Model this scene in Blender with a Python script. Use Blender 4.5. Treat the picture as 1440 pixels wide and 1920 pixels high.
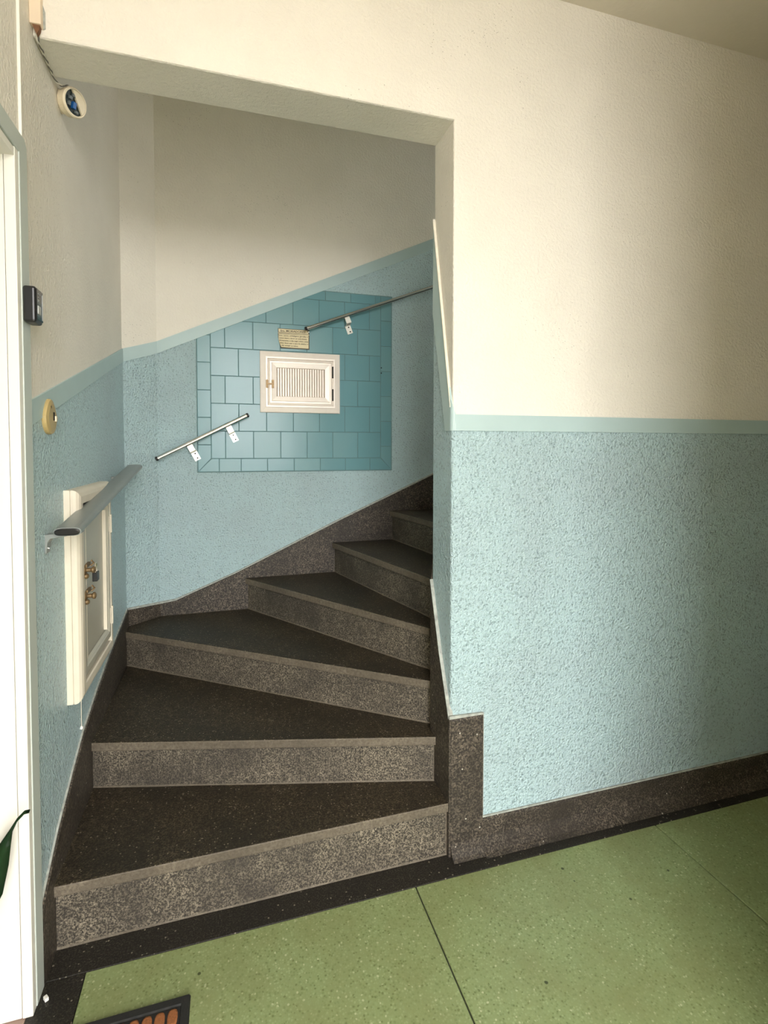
import bpy, bmesh, math, random
from mathutils import Vector, Matrix
random.seed(7)
S = bpy.context.scene
for o in list(bpy.data.objects): bpy.data.objects.remove(o)
COL = S.collection
R = math.radians

# ------------------------------------------------------------------ camera
cd = bpy.data.cameras.new('camera'); cam = bpy.data.objects.new('camera', cd); COL.objects.link(cam)
F, CY = 976.47, 871.63
yaw, pit, rol = 0.2935, -0.032, 0.0004
cam.location = (-0.6753, -1.4937, 1.30)
fw = Vector((math.sin(yaw)*math.cos(pit), math.cos(yaw)*math.cos(pit), math.sin(pit)))
r0 = Vector((math.cos(yaw), -math.sin(yaw), 0)); u0 = r0.cross(fw)
rr = math.cos(rol)*r0 + math.sin(rol)*u0; uu = -math.sin(rol)*r0 + math.cos(rol)*u0
cam.rotation_euler = Matrix((rr, uu, -fw)).transposed().to_euler()
cd.sensor_fit = 'VERTICAL'; cd.sensor_height = 36.0
cd.lens = F/1920*36.0
cd.shift_x = 0.0; cd.shift_y = (CY-960)/1920
cd.clip_start = 0.05
S.camera = cam

# ------------------------------------------------------------------ sky, daylight, exposure
w = bpy.data.worlds.new('sky'); S.world = w; w.use_nodes = True
bg = w.node_tree.nodes['Background']
bg.inputs[0].default_value = (1.0, 0.985, 0.97, 1); bg.inputs[1].default_value = 16.6
def portal(x, y, z, sx, sz, rot=(R(90), 0, 0)):
    l = bpy.data.lights.new('opening_portal', 'AREA'); l.shape = 'RECTANGLE'; l.size = sx; l.size_y = sz
    l.cycles.is_portal = True
    o = bpy.data.objects.new('opening_portal', l); COL.objects.link(o); o.location = (x, y, z)
    o.rotation_euler = rot
    return o
EX0, EX1, EZ, EY = -1.00, 0.10, 2.70, -2.65
portal((EX0+EX1)/2, EY-0.02, EZ/2, EX1-EX0, EZ)
WX, WY0, WY1, WZ0, WZ1 = 2.25, 0.45, 0.90, 2.45, 3.15      # unseen window opening, added to brighten the stairwell
portal(WX+0.02, (WY0+WY1)/2, (WZ0+WZ1)/2, WZ1-WZ0, WY1-WY0, (0, R(90), 0))  # sky portal for the added stairwell opening
S.view_settings.view_transform = 'Standard'; S.view_settings.look = 'None'
S.view_settings.exposure = 0.0; S.view_settings.gamma = 1.0
S.view_settings.use_curve_mapping = False
S.cycles.max_bounces = 12; S.cycles.diffuse_bounces = 7; S.cycles.glossy_bounces = 4
S.cycles.sample_clamp_indirect = 8.0
S.cycles.use_denoising = True

# ------------------------------------------------------------------ materials
def srgb(r, g, b):
    f = lambda c: c/12.92 if c <= 0.04045 else ((c+0.055)/1.055)**2.4
    return (f(r/255), f(g/255), f(b/255), 1)
def new_mat(name):
    m = bpy.data.materials.new(name); m.use_nodes = True
    nt = m.node_tree; return m, nt, nt.nodes['Principled BSDF']
def ramp(nt, stops, interp='LINEAR'):
    n = nt.nodes.new('ShaderNodeValToRGB'); cr = n.color_ramp; cr.interpolation = interp
    while len(cr.elements) < len(stops): cr.elements.new(0.5)
    for e, (p, c) in zip(cr.elements, stops): e.position = p; e.color = c
    return n
def coords(nt):
    g = nt.nodes.new('ShaderNodeNewGeometry'); return g.outputs['Position']
def noise(nt, vec, scale, detail=3, rough=0.5):
    n = nt.nodes.new('ShaderNodeTexNoise'); n.inputs['Scale'].default_value = scale
    n.inputs['Detail'].default_value = detail; n.inputs['Roughness'].default_value = rough
    nt.links.new(vec, n.inputs['Vector']); return n
def voro(nt, vec, scale, feature='F1'):
    n = nt.nodes.new('ShaderNodeTexVoronoi'); n.inputs['Scale'].default_value = scale; n.feature = feature
    nt.links.new(vec, n.inputs['Vector']); return n
def mixc(nt, fac, a, b, mode='MIX'):
    n = nt.nodes.new('ShaderNodeMix'); n.data_type = 'RGBA'; n.blend_type = mode
    for sock, val in ((n.inputs[0], fac), (n.inputs[6], a), (n.inputs[7], b)):
        if hasattr(val, 'is_linked'): nt.links.new(val, sock)
        else: sock.default_value = val
    return n.outputs[2]
def bump(nt, bs, height, strength, dist, prev=None):
    b = nt.nodes.new('ShaderNodeBump'); b.inputs['Strength'].default_value = strength
    b.inputs['Distance'].default_value = dist
    nt.links.new(height, b.inputs['Height'])
    if prev: nt.links.new(prev, b.inputs['Normal'])
    nt.links.new(b.outputs[0], bs.inputs['Normal']); return b.outputs[0]

def plaster(name, base, rough, scale, strength, dist, dirt=0.12, dirtcol=(0.25, 0.21, 0.16, 1), hollow_shade=None, dots=False):
    m, nt, bs = new_mat(name); v = coords(nt)
    big = noise(nt, v, 2.2, 4, 0.6)
    r = ramp(nt, [(0.42, (0, 0, 0, 1)), (0.78, (dirt, dirt, dirt, 1))]); nt.links.new(big.outputs[0], r.inputs[0])
    c = mixc(nt, r.outputs[0], base, dirtcol)
    n1 = noise(nt, v, scale, 3, 0.55)
    if hollow_shade:
        rs = ramp(nt, [(0.0, (1, 1, 1, 1)), (0.33, (1, 1, 1, 1)), (0.43, (0, 0, 0, 1))]); nt.links.new(n1.outputs[0], rs.inputs[0])  # stipple hollows darkened: the bump's shade put into the colour
        mu = nt.nodes.new('ShaderNodeMath'); mu.operation = 'MULTIPLY'; mu.inputs[1].default_value = hollow_shade[0]
        nt.links.new(rs.outputs[0], mu.inputs[0])
        c = mixc(nt, mu.outputs[0], c, hollow_shade[1])
    if dots:
        vd = voro(nt, v, 260); sd = nt.nodes.new('ShaderNodeSeparateColor'); nt.links.new(vd.outputs['Color'], sd.inputs[0])
        cl = noise(nt, v, 3.3, 2, 0.5)
        rc = ramp(nt, [(0.56, (0, 0, 0, 1)), (0.78, (0.4, 0.4, 0.4, 1))]); nt.links.new(cl.outputs[0], rc.inputs[0])
        lt = nt.nodes.new('ShaderNodeMath'); lt.operation = 'LESS_THAN'; nt.links.new(sd.outputs[0], lt.inputs[0]); 
        sc0 = nt.nodes.new('ShaderNodeMath'); sc0.operation = 'MULTIPLY'; sc0.inputs[1].default_value = 0.22; nt.links.new(rc.outputs[0], sc0.inputs[0]); nt.links.new(sc0.outputs[0], lt.inputs[1])
        rd = ramp(nt, [(0.25, (0.8, 0.8, 0.8, 1)), (0.40, (0, 0, 0, 1))]); nt.links.new(vd.outputs['Distance'], rd.inputs[0])
        md = nt.nodes.new('ShaderNodeMath'); md.operation = 'MULTIPLY'; nt.links.new(lt.outputs[0], md.inputs[0]); nt.links.new(rd.outputs[0], md.inputs[1])
        c = mixc(nt, md.outputs[0], c, (0.22, 0.19, 0.14, 1))
    nt.links.new(c, bs.inputs['Base Color'])
    bs.inputs['Roughness'].default_value = rough
    bump(nt, bs, n1.outputs[0], strength, dist)
    return m
def terrazzo(name, matrix, chips, scale, rough, patch=None, patch_amt=0.5, relief=0.15, chip_r=0.42, dot=None):
    m, nt, bs = new_mat(name); v = coords(nt)
    wob = noise(nt, v, 60, 2)
    vm = nt.nodes.new('ShaderNodeVectorMath'); vm.operation = 'MULTIPLY_ADD'
    nt.links.new(wob.outputs['Color'], vm.inputs[0]); vm.inputs[1].default_value = (0.006,)*3; nt.links.new(v, vm.inputs[2])
    vo = voro(nt, vm.outputs[0], scale)
    sep = nt.nodes.new('ShaderNodeSeparateColor'); nt.links.new(vo.outputs['Color'], sep.inputs[0])
    cr = ramp(nt, chips, 'CONSTANT'); nt.links.new(sep.outputs[0], cr.inputs[0])
    msk = ramp(nt, [(chip_r-0.1, (1, 1, 1, 1)), (chip_r+0.1, (0, 0, 0, 1))]); nt.links.new(vo.outputs['Distance'], msk.inputs[0])
    c = mixc(nt, msk.outputs[0], matrix, cr.outputs[0])
    if patch:
        pn = noise(nt, v, 5.0, 5, 0.62)
        pr = ramp(nt, [(0.40, (0, 0, 0, 1)), (0.66, (patch_amt,)*3 + (1,))]); nt.links.new(pn.outputs[0], pr.inputs[0])
        c = mixc(nt, pr.outputs[0], c, patch)
    if dot:
        v2 = voro(nt, v, dot[0])
        s2 = nt.nodes.new('ShaderNodeSeparateColor'); nt.links.new(v2.outputs['Color'], s2.inputs[0])
        a = ramp(nt, [(0, (0, 0, 0, 1)), (1-dot[1], (1, 1, 1, 1))], 'CONSTANT'); nt.links.new(s2.outputs[1], a.inputs[0])
        b = ramp(nt, [(0.22, (1, 1, 1, 1)), (0.32, (0, 0, 0, 1))]); nt.links.new(v2.outputs['Distance'], b.inputs[0])
        mu = nt.nodes.new('ShaderNodeMath'); mu.operation = 'MULTIPLY'
        nt.links.new(a.outputs[0], mu.inputs[0]); nt.links.new(b.outputs[0], mu.inputs[1])
        c = mixc(nt, mu.outputs[0], c, dot[2])
    nt.links.new(c, bs.inputs['Base Color']); bs.inputs['Roughness'].default_value = rough
    if relief: bump(nt, bs, vo.outputs['Distance'], relief, 0.002)
    return m
def worm(name, dark, light, light2, scale, rough, lo, hi, patch, patch_amt, relief=0.3, spark=None, pscale=4.0):
    # fine washed aggregate: winding light grains in a dark matrix, worn and soiled in large patches
    m, nt, bs = new_mat(name); v = coords(nt)
    n1 = noise(nt, v, scale, 2, 0.7); n2 = noise(nt, v, scale*0.28, 2, 0.6)
    r1 = ramp(nt, [(lo, (0, 0, 0, 1)), (hi, (1, 1, 1, 1))]); nt.links.new(n1.outputs[0], r1.inputs[0])
    r2 = ramp(nt, [(0.35, (0, 0, 0, 1)), (0.65, (1, 1, 1, 1))]); nt.links.new(n2.outputs[0], r2.inputs[0])
    lc = mixc(nt, r2.outputs[0], light, light2)
    c = mixc(nt, r1.outputs[0], dark, lc)
    pn = noise(nt, v, pscale, 6, 0.65)
    pr = ramp(nt, [(0.40, (0, 0, 0, 1)), (0.68, (patch_amt,)*3 + (1,))]); nt.links.new(pn.outputs[0], pr.inputs[0])
    c = mixc(nt, pr.outputs[0], c, patch)
    if spark:
        v2 = voro(nt, v, spark[0]); s2 = nt.nodes.new('ShaderNodeSeparateColor'); nt.links.new(v2.outputs['Color'], s2.inputs[0])
        a = ramp(nt, [(0, (0, 0, 0, 1)), (1-spark[1], (1, 1, 1, 1))], 'CONSTANT'); nt.links.new(s2.outputs[1], a.inputs[0])
        b = ramp(nt, [(0.28, (1, 1, 1, 1)), (0.44, (0, 0, 0, 1))]); nt.links.new(v2.outputs['Distance'], b.inputs[0])
        mu = nt.nodes.new('ShaderNodeMath'); mu.operation = 'MULTIPLY'
        nt.links.new(a.outputs[0], mu.inputs[0]); nt.links.new(b.outputs[0], mu.inputs[1])
        c = mixc(nt, mu.outputs[0], c, spark[2])
    nt.links.new(c, bs.inputs['Base Color']); bs.inputs['Roughness'].default_value = rough
    bs.inputs['Specular IOR Level'].default_value = 0.28
    bump(nt, bs, n1.outputs[0], relief, 0.003)
    return m
def plain(name, base, rough=0.5, metal=0.0, scale=None, amt=0.0, col2=None, bumpst=0.0, spec=None):
    m, nt, bs = new_mat(name); bs.inputs['Roughness'].default_value = rough; bs.inputs['Metallic'].default_value = metal
    v = coords(nt)
    n = noise(nt, v, scale or 40, 3)
    r = ramp(nt, [(0.35, (0, 0, 0, 1)), (0.7, (amt,)*3 + (1,))]); nt.links.new(n.outputs[0], r.inputs[0])
    nt.links.new(mixc(nt, r.outputs[0], base, col2 or tuple(0.6*c for c in base[:3]) + (1,)), bs.inputs['Base Color'])
    if bumpst: bump(nt, bs, n.outputs[0], bumpst, 0.002)
    if spec is not None: bs.inputs['Specular IOR Level'].default_value = spec
    return m

M = {}
M['white'] = plaster('white_wall_paint', (0.80, 0.757, 0.67, 1), 0.75, 100, 0.55, 0.007, 0.14, dots=True)
M['blue'] = plaster('blue_stipple_paint', (0.49, 0.655, 0.685, 1), 0.36, 140, 1.0, 0.014, 0.32, (0.34, 0.34, 0.37, 1), (0.75, (0.22, 0.31, 0.325, 1)))
M['band'] = plain('blue_band_paint', (0.42, 0.545, 0.545, 1), 0.4, 0, 9, 0.25, (0.36, 0.46, 0.46, 1), 0.05)
M['ceil'] = plaster('ceiling_paint', (0.72, 0.66, 0.56, 1), 0.8, 60, 0.2, 0.003, 0.1)
M['riser'] = worm('riser_terrazzo', (0.030, 0.026, 0.020, 1), (0.185, 0.157, 0.115, 1), (0.31, 0.265, 0.195, 1), 225, 0.62, 0.42, 0.64, (0.042, 0.036, 0.029, 1), 0.85, 0.6, (150, 0.002, (0.55, 0.52, 0.45, 1)))
M['tread'] = worm('tread_terrazzo', (0.016, 0.012, 0.0075, 1), (0.078, 0.060, 0.037, 1), (0.145, 0.113, 0.070, 1), 230, 0.55, 0.44, 0.68, (0.020, 0.017, 0.012, 1), 0.8, 0.4, (165, 0.07, (0.22, 0.18, 0.125, 1)))  # darker than the risers: polished by wear, plus grazing shade put into the colour
M['nosing'] = worm('nosing_cement', (0.095, 0.078, 0.057, 1), (0.165, 0.138, 0.10, 1), (0.19, 0.16, 0.118, 1), 120, 0.6, 0.3, 0.7, (0.07, 0.058, 0.042, 1), 0.7, 0.3)
M['skirt'] = worm('skirting_terrazzo', (0.026, 0.022, 0.018, 1), (0.115, 0.094, 0.071, 1), (0.20, 0.165, 0.125, 1), 190, 0.5, 0.44, 0.66, (0.030, 0.025, 0.020, 1), 0.8, 0.4, (150, 0.004, (0.5, 0.47, 0.40, 1)))
M['border'] = worm('border_terrazzo', (0.013, 0.0115, 0.009, 1), (0.045, 0.039, 0.030, 1), (0.085, 0.074, 0.056, 1), 225, 0.5, 0.46, 0.70, (0.018, 0.017, 0.014, 1), 0.6, 0.3, (150, 0.05, (0.24, 0.21, 0.16, 1)))
M['green'] = terrazzo('green_terrazzo', (0.235, 0.290, 0.125, 1), [(0, (0.25, 0.31, 0.14, 1)), (0.40, (0.19, 0.24, 0.095, 1)), (0.62, (0.30, 0.355, 0.175, 1)), (0.86, (0.14, 0.175, 0.06, 1)), (0.95, (0.45, 0.47, 0.28, 1))], 165, 0.42, (0.20, 0.215, 0.085, 1), 0.6, 0.08, 0.45, (60, 0.004, (0.05, 0.065, 0.02, 1)))
M['grout'] = plain('dark_joint', (0.03, 0.035, 0.02, 1), 0.9)
M['tile'] = plain('blue_glazed_tile', (0.135, 0.285, 0.315, 1), 0.20, 0, 7, 0.4, (0.16, 0.30, 0.32, 1), 0.04, 0.32)
M['tile2'] = plain('blue_glazed_tile_pale', (0.15, 0.30, 0.325, 1), 0.24, 0, 7, 0.4, (0.18, 0.31, 0.32, 1), 0.04, 0.32)
M['tilegrout'] = plain('tile_grout', (0.13, 0.22, 0.225, 1), 0.8)
M['alu'] = plain('brushed_aluminium', (0.90, 0.82, 0.74, 1), 0.42, 0.15, 30, 0.25, (0.76, 0.66, 0.58, 1))
M['hatchback'] = plain('brown_back_sheet', (0.34, 0.28, 0.215, 1), 0.8)  # plain brown backing behind the slats
M['steel'] = plain('bright_steel', (0.72, 0.70, 0.66, 1), 0.22, 1.0, 50, 0.1)
M['strap'] = plain('zinc_strap', (0.72, 0.70, 0.62, 1), 0.35, 0.6, 50, 0.2)
M['black'] = plain('black_plastic', (0.012, 0.012, 0.012, 1), 0.35)
M['gloss'] = plain('gloss_black', (0.006, 0.006, 0.007, 1), 0.08)
M['dark'] = plain('dark_gap', (0.01, 0.009, 0.008, 1), 0.9)
M['frame'] = plain('white_door_paint', (0.82, 0.80, 0.72, 1), 0.4, 0, 6, 0.15, (0.74, 0.73, 0.68, 1))
M['shadepaint'] = plain('shaded_door_paint', (0.52, 0.57, 0.53, 1), 0.45, 0, 6, 0.15, (0.46, 0.50, 0.48, 1))  # white frame paint with the shade of its side face put into the grey
M['greyrail'] = plain('grey_rail_enamel', (0.26, 0.28, 0.265, 1), 0.35, 0.2, 20, 0.15)
M['cream'] = plain('cream_cabinet_paint', (0.70, 0.64, 0.52, 1), 0.5, 0, 14, 0.35, (0.58, 0.52, 0.42, 1), 0.1)
M['cabdoor'] = plain('grey_cabinet_paint', (0.46, 0.44, 0.36, 1), 0.4, 0, 12, 0.3, (0.38, 0.36, 0.30, 1))
M['brass'] = plain('tarnished_brass', (0.26, 0.175, 0.085, 1), 0.45, 0.6, 90, 0.6, (0.10, 0.07, 0.04, 1))
M['ochre'] = plain('ochre_plastic', (0.46, 0.35, 0.15, 1), 0.4, 0, 25, 0.4, (0.36, 0.26, 0.11, 1))
M['ivory'] = plain('ivory_plastic', (0.78, 0.68, 0.50, 1), 0.4, 0, 15, 0.2)
M['pink'] = plain('pale_trunking', (0.80, 0.66, 0.50, 1), 0.45, 0, 15, 0.2)
M['rust'] = plain('torn_brown_end', (0.20, 0.09, 0.04, 1), 0.8, 0, 120, 0.5)
M['pcb'] = plain('dark_circuit_board', (0.012, 0.022, 0.022, 1), 0.4, 0, 200, 0.5)
M['bluecomp'] = plain('blue_component', (0.01, 0.09, 0.30, 1), 0.3)
M['greycomp'] = plain('grey_component', (0.14, 0.16, 0.16, 1), 0.4)
M['wirew'] = plain('white_wire', (0.66, 0.63, 0.52, 1), 0.5)
M['wired'] = plain('dark_wire', (0.13, 0.12, 0.10, 1), 0.5)
M['plaque'] = plain('bronze_plaque', (0.055, 0.042, 0.022, 1), 0.45, 0.3)
M['plaquef'] = plain('cream_enamel', (0.72, 0.62, 0.38, 1), 0.45, 0, 60, 0.25, (0.60, 0.48, 0.26, 1))
M['ink'] = plain('dark_lettering', (0.03, 0.02, 0.012, 1), 0.6)
M['mat'] = plain('black_rubber', (0.010, 0.010, 0.009, 1), 0.75, 0, 300, 0.5, (0.02, 0.02, 0.018, 1), 0.3)
M['coir'] = plain('rust_brown_coir', (0.30, 0.105, 0.03, 1), 0.9, 0, 260, 0.7, (0.16, 0.06, 0.02, 1), 0.6)
M['leaf'] = plain('dark_green_leaf', (0.020, 0.055, 0.022, 1), 0.35, 0, 12, 0.5, (0.04, 0.12, 0.03, 1))
M['pot'] = plain('terracotta_pot', (0.35, 0.14, 0.07, 1), 0.8, 0, 20, 0.3)
M['soil'] = plain('potting_soil', (0.03, 0.02, 0.014, 1), 0.95, 0, 100, 0.5, None, 0.6)
M['woodfloor'] = plain('pinkish_wood_floor', (0.36, 0.25, 0.20, 1), 0.4, 0, 8, 0.6, (0.25, 0.17, 0.13, 1))
M['pave'] = plain('pale_pavement', (0.20, 0.19, 0.18, 1), 0.9, 0, 3, 0.3)
M['screen'] = plain('grey_key_pad', (0.42, 0.43, 0.42, 1), 0.4)
M['edge'] = plain('chipped_paint_edge', (0.40, 0.42, 0.38, 1), 0.7, 0, 60, 0.8, (0.20, 0.21, 0.19, 1), 0.3)
M['wornhighlight'] = plain('worn_highlight_edge', (0.74, 0.70, 0.58, 1), 0.7, 0, 60, 0.4, (0.5, 0.48, 0.42, 1))  # pale edge colour that includes the white highlight line
M['paper'] = plain('white_paper', (0.78, 0.77, 0.72, 1), 0.8)

# ------------------------------------------------------------------ builders
def obj(name, bm, mats, parent=None, smooth=False, bevel=0, seg=2, recalc=True):
    if recalc: bmesh.ops.recalc_face_normals(bm, faces=bm.faces)
    me = bpy.data.meshes.new(name); bm.to_mesh(me); bm.free()
    for m in (mats if isinstance(mats, (list, tuple)) else [mats]): me.materials.append(M[m])
    if smooth:
        for p in me.polygons: p.use_smooth = True
    o = bpy.data.objects.new(name, me); COL.objects.link(o)
    if parent: o.parent = parent; o.matrix_parent_inverse = Matrix.Translation(parent.location).inverted() if parent.type == 'EMPTY' else Matrix.Identity(4)
    if bevel:
        b = o.modifiers.new('bevel', 'BEVEL'); b.width = bevel; b.segments = seg; b.limit_method = 'ANGLE'; b.angle_limit = R(35)
    return o
def tag(o, label=None, cat=None, group=None, kind=None):
    for k, v in (('label', label), ('category', cat), ('group', group), ('kind', kind)):
        if v: o[k] = v
    return o
def empty(name, loc, label, cat, group=None):
    o = bpy.data.objects.new(name, None); o.empty_display_size = 0.05; COL.objects.link(o); o.location = loc
    bpy.context.view_layer.update() if False else None
    return tag(o, label, cat, group)
def struct(o): o['kind'] = 'structure'; return o
def add_box(bm, lo, hi, mi=0):
    xs = (lo[0], hi[0]); ys = (lo[1], hi[1]); zs = (lo[2], hi[2])
    v = [bm.verts.new((x, y, z)) for x in xs for y in ys for z in zs]
    for f in ((0, 1, 3, 2), (4, 6, 7, 5), (0, 4, 5, 1), (2, 3, 7, 6), (0, 2, 6, 4), (1, 5, 7, 3)):
        bm.faces.new([v[i] for i in f]).material_index = mi
    return v
def box(lo, hi):
    bm = bmesh.new(); add_box(bm, lo, hi); return bm
def add_prism(bm, pts, fn0, fn1, mi=0):
    a = [bm.verts.new(fn0(*p)) for p in pts]; b = [bm.verts.new(fn1(*p)) for p in pts]; n = len(pts)
    fs = [bm.faces.new(a[::-1]), bm.faces.new(b)]
    for i in range(n): fs.append(bm.faces.new((a[i], a[(i+1) % n], b[(i+1) % n], b[i])))
    for f in fs: f.material_index = mi
    return a, b, fs
def prism_z(pts, z0, z1):
    bm = bmesh.new(); add_prism(bm, pts, lambda x, y: (x, y, z0), lambda x, y: (x, y, z1)); return bm
def prism_y(pts, y0, y1):
    bm = bmesh.new(); add_prism(bm, pts, lambda x, z: (x, y0, z), lambda x, z: (x, y1, z)); return bm
def prism_x(pts, x0, x1):
    bm = bmesh.new(); add_prism(bm, pts, lambda y, z: (x0, y, z), lambda y, z: (x1, y, z)); return bm
def miters(path):
    out = []
    for i in range(len(path)):
        ns = []
        for a, b in ((i-1, i), (i, i+1)):
            if 0 <= a and b < len(path):
                d = Vector(path[b])-Vector(path[a]); d.normalize(); ns.append(Vector((d.y, -d.x)))
        if len(ns) == 1: out.append(ns[0])
        else:
            m = (ns[0]+ns[1]).normalized(); out.append(m/max(0.3, m.dot(ns[0])))
    return out
def ribbon(path, zb, zt, t0, t1, tops=None):
    """closed band along a plan path; t0..t1 = offsets to the right of the path; tops = thickness at the top"""
    bm = bmesh.new(); mm = miters(path); rows = []
    for (p, m, b, t) in zip(path, mm, zb, zt):
        q = [Vector(p)+m*t0, Vector(p)+m*t1, Vector(p)+m*(tops if tops is not None else t1)]
        rows.append([bm.verts.new((q[0].x, q[0].y, b)), bm.verts.new((q[1].x, q[1].y, b)), bm.verts.new((q[2].x, q[2].y, t)), bm.verts.new((q[0].x, q[0].y, t))])
    for a, b in zip(rows, rows[1:]):
        for i in range(4): bm.faces.new((a[i], a[(i+1) % 4], b[(i+1) % 4], b[i]))
    bm.faces.new(rows[0]); bm.faces.new(rows[-1][::-1])
    return bm
def add_tube(bm, pts, r, n=10, mi=0, caps=True):
    pts = [Vector(p) for p in pts]; rings = []
    for i, p in enumerate(pts):
        d = (pts[min(i+1, len(pts)-1)]-pts[max(i-1, 0)]).normalized()
        a = d.cross(Vector((0, 0, 1)));
        if a.length < 1e-3: a = d.cross(Vector((1, 0, 0)))
        a.normalize(); b = d.cross(a)
        rad = r[i] if isinstance(r, (list, tuple)) else r
        rings.append([bm.verts.new(p+rad*(math.cos(2*math.pi*k/n)*a+math.sin(2*math.pi*k/n)*b)) for k in range(n)])
    for A, B in zip(rings, rings[1:]):
        for k in range(n): bm.faces.new((A[k], A[(k+1) % n], B[(k+1) % n], B[k])).material_index = mi
    if caps: bm.faces.new(rings[0][::-1]).material_index = mi; bm.faces.new(rings[-1]).material_index = mi
def tube(pts, r, n=10):
    bm = bmesh.new(); add_tube(bm, pts, r, n); return bm
def rect_ring(fn, u0, u1, v0, v1, prof, close=True):
    """mitred frame: profile = [(inset, height)], fn(u, v, h) -> point"""
    bm = bmesh.new(); loops = []
    for ins, h in prof:
        loops.append([bm.verts.new(fn(u, v, h)) for u, v in ((u0+ins, v0+ins), (u1-ins, v0+ins), (u1-ins, v1-ins), (u0+ins, v1-ins))])
    for A, B in zip(loops, loops[1:]):
        for k in range(4): bm.faces.new((A[k], A[(k+1) % 4], B[(k+1) % 4], B[k]))
    return bm
def add_obox(bm, c, ax, half, mi=0):
    c = Vector(c); v = []
    for sx in (-1, 1):
        for sy in (-1, 1):
            for sz in (-1, 1): v.append(bm.verts.new(c+ax[0]*(sx*half[0])+ax[1]*(sy*half[1])+ax[2]*(sz*half[2])))
    for f in ((0, 1, 3, 2), (4, 6, 7, 5), (0, 4, 5, 1), (2, 3, 7, 6), (0, 2, 6, 4), (1, 5, 7, 3)):
        bm.faces.new([v[i] for i in f]).material_index = mi
def obox(c, ax, half):
    bm = bmesh.new(); add_obox(bm, c, ax, half); return bm
def add_disc(bm, c, n, r, h, seg=32, prof=None, mi=0, squash=1.0):
    """lathe about axis n at c; prof=[(radius, height)]"""
    n = Vector(n).normalized(); a = n.cross(Vector((0, 0, 1)));
    if a.length < 1e-3: a = Vector((1, 0, 0))
    a.normalize(); b = n.cross(a); c = Vector(c)
    prof = prof or [(r, 0), (r, h)]; rings = []
    for rad, hh in prof:
        rings.append([bm.verts.new(c+n*hh+rad*(math.cos(2*math.pi*k/seg)*a+squash*math.sin(2*math.pi*k/seg)*b)) for k in range(seg)])
    for A, B in zip(rings, rings[1:]):
        for k in range(seg): bm.faces.new((A[k], A[(k+1) % seg], B[(k+1) % seg], B[k])).material_index = mi
    bm.faces.new(rings[0][::-1]).material_index = mi; bm.faces.new(rings[-1]).material_index = mi
def disc(c, n, r, h, seg=32, prof=None):
    bm = bmesh.new(); add_disc(bm, c, n, r, h, seg, prof); return bm

X, Y, Z = Vector((1, 0, 0)), Vector((0, 1, 0)), Vector((0, 0, 1))
# ------------------------------------------------------------------ setting
XL, YB, ZH, ZC, T = -1.12, 1.21, 2.3046, 2.749, 0.15
ZTOP = 3.7
core = [(0, 0), (0, T), (0.055, 0.25), (0.13, 0.33), (4.0, 0.33), (4.0, 0)]
bm = prism_z(core, 0, ZTOP)
wall_front = struct(obj('wall_front', bm, 'white', bevel=0.006, seg=3))
wall_head = struct(obj('wall_front_head', box((XL, 0, ZH), (0.012, T, ZTOP)), 'white', bevel=0.006))
wall_corner = None
wall_left = struct(obj('wall_left', box((XL-0.16, -0.14, 0), (XL, 1.09, ZTOP)), 'white'))
bm = box((XL-0.16, -1.0, 1.95), (XL, -0.14, ZTOP)); add_box(bm, (XL-0.16, EY, 0), (XL, -1.0, ZTOP))
struct(obj('wall_left_lobby', bm, 'white'))
bm = box((-0.99, YB, 0), (WX+0.12, YB+0.15, ZTOP))
wall_back = struct(obj('wall_back', bm, 'white'))
bm = bmesh.new(); add_prism(bm, [(XL-0.16, 1.09), (XL, 1.09), (-0.99, YB), (-0.99, YB+0.15), (XL-0.16, YB+0.15)], lambda x, y: (x, y, 0), lambda x, y: (x, y, ZTOP))
wall_corner = struct(obj('wall_corner', bm, 'white'))
struct(obj('wall_right', box((4.0, EY, 0), (4.15, 0.33, ZTOP)), 'white'))
bm = box((0.32, -1.15, 0), (4.0, -1.0, ZC)); add_box(bm, (0.32, EY, 0), (0.45, -1.15, ZC))
struct(obj('wall_lobby_side', bm, 'white'))
bm = box((XL-0.16, EY-0.15, 0), (EX0, EY, ZTOP)); add_box(bm, (EX1, EY-0.15, 0), (4.15, EY, ZTOP)); add_box(bm, (EX0, EY-0.15, EZ), (EX1, EY, ZTOP))
struct(obj('wall_entrance', bm, 'white'))
struct(obj('ceiling', box((XL, EY, ZC), (4.0, 0.0, ZC+0.12)), 'ceil'))
struct(obj('ceiling_stairwell', box((XL-0.16, T, ZTOP), (WX+0.12, YB+0.15, ZTOP+0.1)), 'white'))
struct(obj('ceiling_bounce_slab', box((XL, T, 2.98), (0.75, YB, 3.12)), 'white'))  # unseen slab added to bounce light onto the upper stair walls
# flat beyond the door (closed, only its threshold shows)
bm = box((-2.9, -1.15, -0.1), (XL-0.16, -1.0, 2.6)); add_box(bm, (-2.9, 0.1, -0.1), (XL-0.16, 0.25, 2.6)); add_box(bm, (-3.0, -1.15, -0.1), (-2.9, 0.25, 2.6)); add_box(bm, (-3.0, -1.15, 2.6), (XL-0.16, 0.25, 2.7))
struct(obj('wall_apartment', bm, 'white'))

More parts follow.
